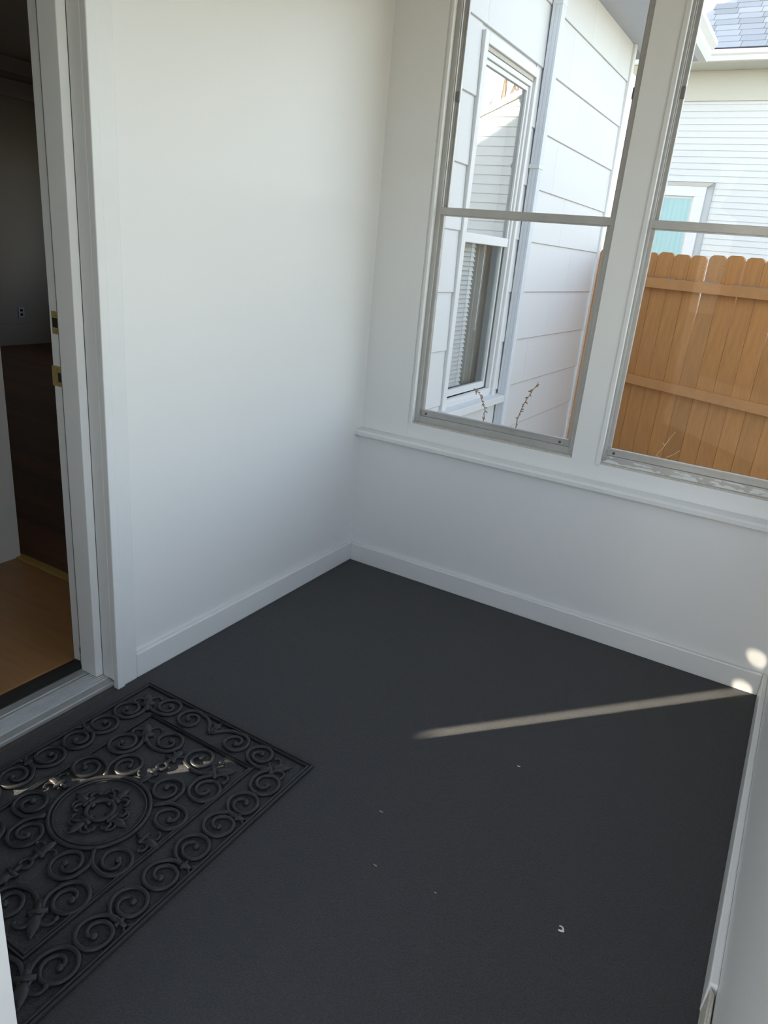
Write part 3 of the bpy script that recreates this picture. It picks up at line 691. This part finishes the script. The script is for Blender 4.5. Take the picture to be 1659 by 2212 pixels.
SCR = [  # centre, clasp, partner, radius (one quadrant)
    ((0.271, 0.318), (0.247, 0.368), (0.181, 0.396), 0.041),
    ((0.271, 0.230), (0.300, 0.184), (0.271, 0.140), 0.041),
    ((0.271, 0.140), (0.300, 0.184), (0.271, 0.230), 0.041),
    ((0.271, 0.050), (0.300, 0.002), (0.271, -0.050), 0.041),
    ((0.183, 0.401), (0.240, 0.372), (0.271, 0.318), 0.038),
    ((0.092, 0.401), (0.006, 0.388), (0.0, 0.401), 0.038),
    ((0.158, 0.206), (0.136, 0.258), (0.060, 0.284), 0.043),
    ((0.060, 0.286), (0.126, 0.262), (0.158, 0.206), 0.041),
    ((0.157, 0.085), (0.092, 0.088), (0.078, 0.150), 0.041),
    ((0.078, 0.152), (0.090, 0.092), (0.157, 0.085), 0.041)]
for c, e, p, R in SCR:
    me = scroll(c, e, p, R).mesh('scroll', 'rubber', True)
    for su in (1, -1):
        for sv in (1, -1):
            o = inst('scroll', me, mt_, tuple(MC), scale=(su, sv, 1))
for su in (1, -1):
    for sv in (1, -1):
        fleur(su*0.246, sv*0.372, su*0.7, sv*0.72, 1.25); fleur(su*0.134, sv*0.268, su*0.68, sv*0.73, 1.25)
    fleur(0, su*0.402, 0, su, 0.8); fleur(0, su*0.238, 0, su, 1.0); fleur(0, su*0.170, 0, -su, 1.0); fleur(su*0.158, 0, su, 0, 1.0)
    fleur(su*0.046, 0, su, 0, 1.0); fleur(0, su*0.046, 0, su, 1.0)
clm = MB(); clm.tube([(-0.012, 0, ZT), (0.016, 0, ZT)], 0.006, 8)
for s_ in (-1, 1):
    clm.tube([(0.012, s_*0.004, ZT), (0.022, s_*0.010, ZT), (0.026, s_*0.017, ZT)], [0.0045, 0.0045, 0.0035], 7); clm.tube([(-0.004, s_*0.012, ZT), (-0.004, 0, ZT+0.001)], 0.005, 7)
clme = clm.mesh('clasp', 'rubber', True)
for su in (1, -1):
    for v in (0.185, 0.0, -0.185): inst('clasp', clme, mt_, (MC.x+su*0.296, MC.y+v, 0), 0 if su > 0 else math.pi)
def ring(name, u, v, R, r):
    mb = MB(); N = 48
    mb.tube([(MC.x+u+R*math.cos(2*math.pi*i/N), MC.y+v+R*math.sin(2*math.pi*i/N), ZT) for i in range(N)], r, 8, 0.95, closed=True)
    return obj(name, mb, 'rubber', mt_, True)
ring('medallion_ring', 0, 0, 0.122, 0.0058); ring('medallion_inner_bead', 0, 0, 0.111, 0.0030)
ring('centre_ring', 0, 0, 0.034, 0.0066); ring('eye_ring', 0, 0.204, 0.0135, 0.0050); ring('eye_ring', 0, -0.204, 0.0135, 0.0050)
for k in range(4):
    a = math.pi/4 + k*math.pi/2
    for sg in (-1, 1):
        pts = [(MC.x+math.cos(a+sg*q)*r, MC.y+math.sin(a+sg*q)*r, ZT) for q, r in ((0.62, 0.046), (0.48, 0.062), (0.30, 0.068), (0.14, 0.064), (0.08, 0.054))]
        obj('curl', MB().tube(pts, [0.0048, 0.0050, 0.0050, 0.0046, 0.0040], 7), 'rubber', mt_, True)

# ------------------------------------------------------------------ litter on the carpet
pa = [(1.4745, -1.3600), (1.4785, -1.3585), (1.4825, -1.3625), (1.4845, -1.3690), (1.4790, -1.3715), (1.4760, -1.3725)]
pb = MB()
for i in range(len(pa)-1):
    (xa, ya_), (xb, yb_) = pa[i], pa[i+1]; w_ = 0.0022
    pb.hexa([(xa-w_, ya_, 0.001), (xa+w_, ya_, 0.001), (xb+w_, yb_, 0.001), (xb-w_, yb_, 0.001), (xa-w_, ya_, 0.004+0.0004*i), (xa+w_, ya_, 0.0035), (xb+w_, yb_, 0.0035), (xb-w_, yb_, 0.004+0.0004*i)])
tag(obj('paper_scrap', pb, 'paper'), 'tiny curled white paper scrap on the carpet', 'scrap')
for (x, y), ln, mtn, lab in (((1.201, -0.903), 0.006, 'paper', 'pale speck of lint just below the sunlit streak'), ((0.965, -1.303), 0.009, 'lint', 'greyish lint tuft right of the mat corner'),
                        ((1.200, -1.446), 0.004, 'lint', 'small tan crumb in the middle of the carpet'), ((1.043, -1.461), 0.008, 'lint', 'tan lint thread right of the door mat')):
    rr = random.Random(int(x*1000)); mb = MB()
    mb.tube([(x+ln*(k/4-0.5)+rr.uniform(-.001, .001), y+ln*rr.uniform(-.3, .3), 0.0022) for k in range(5)], 0.0014, 5)
    tag(obj('lint_fleck', mb, mtn), lab, 'lint', 'lint on the carpet')
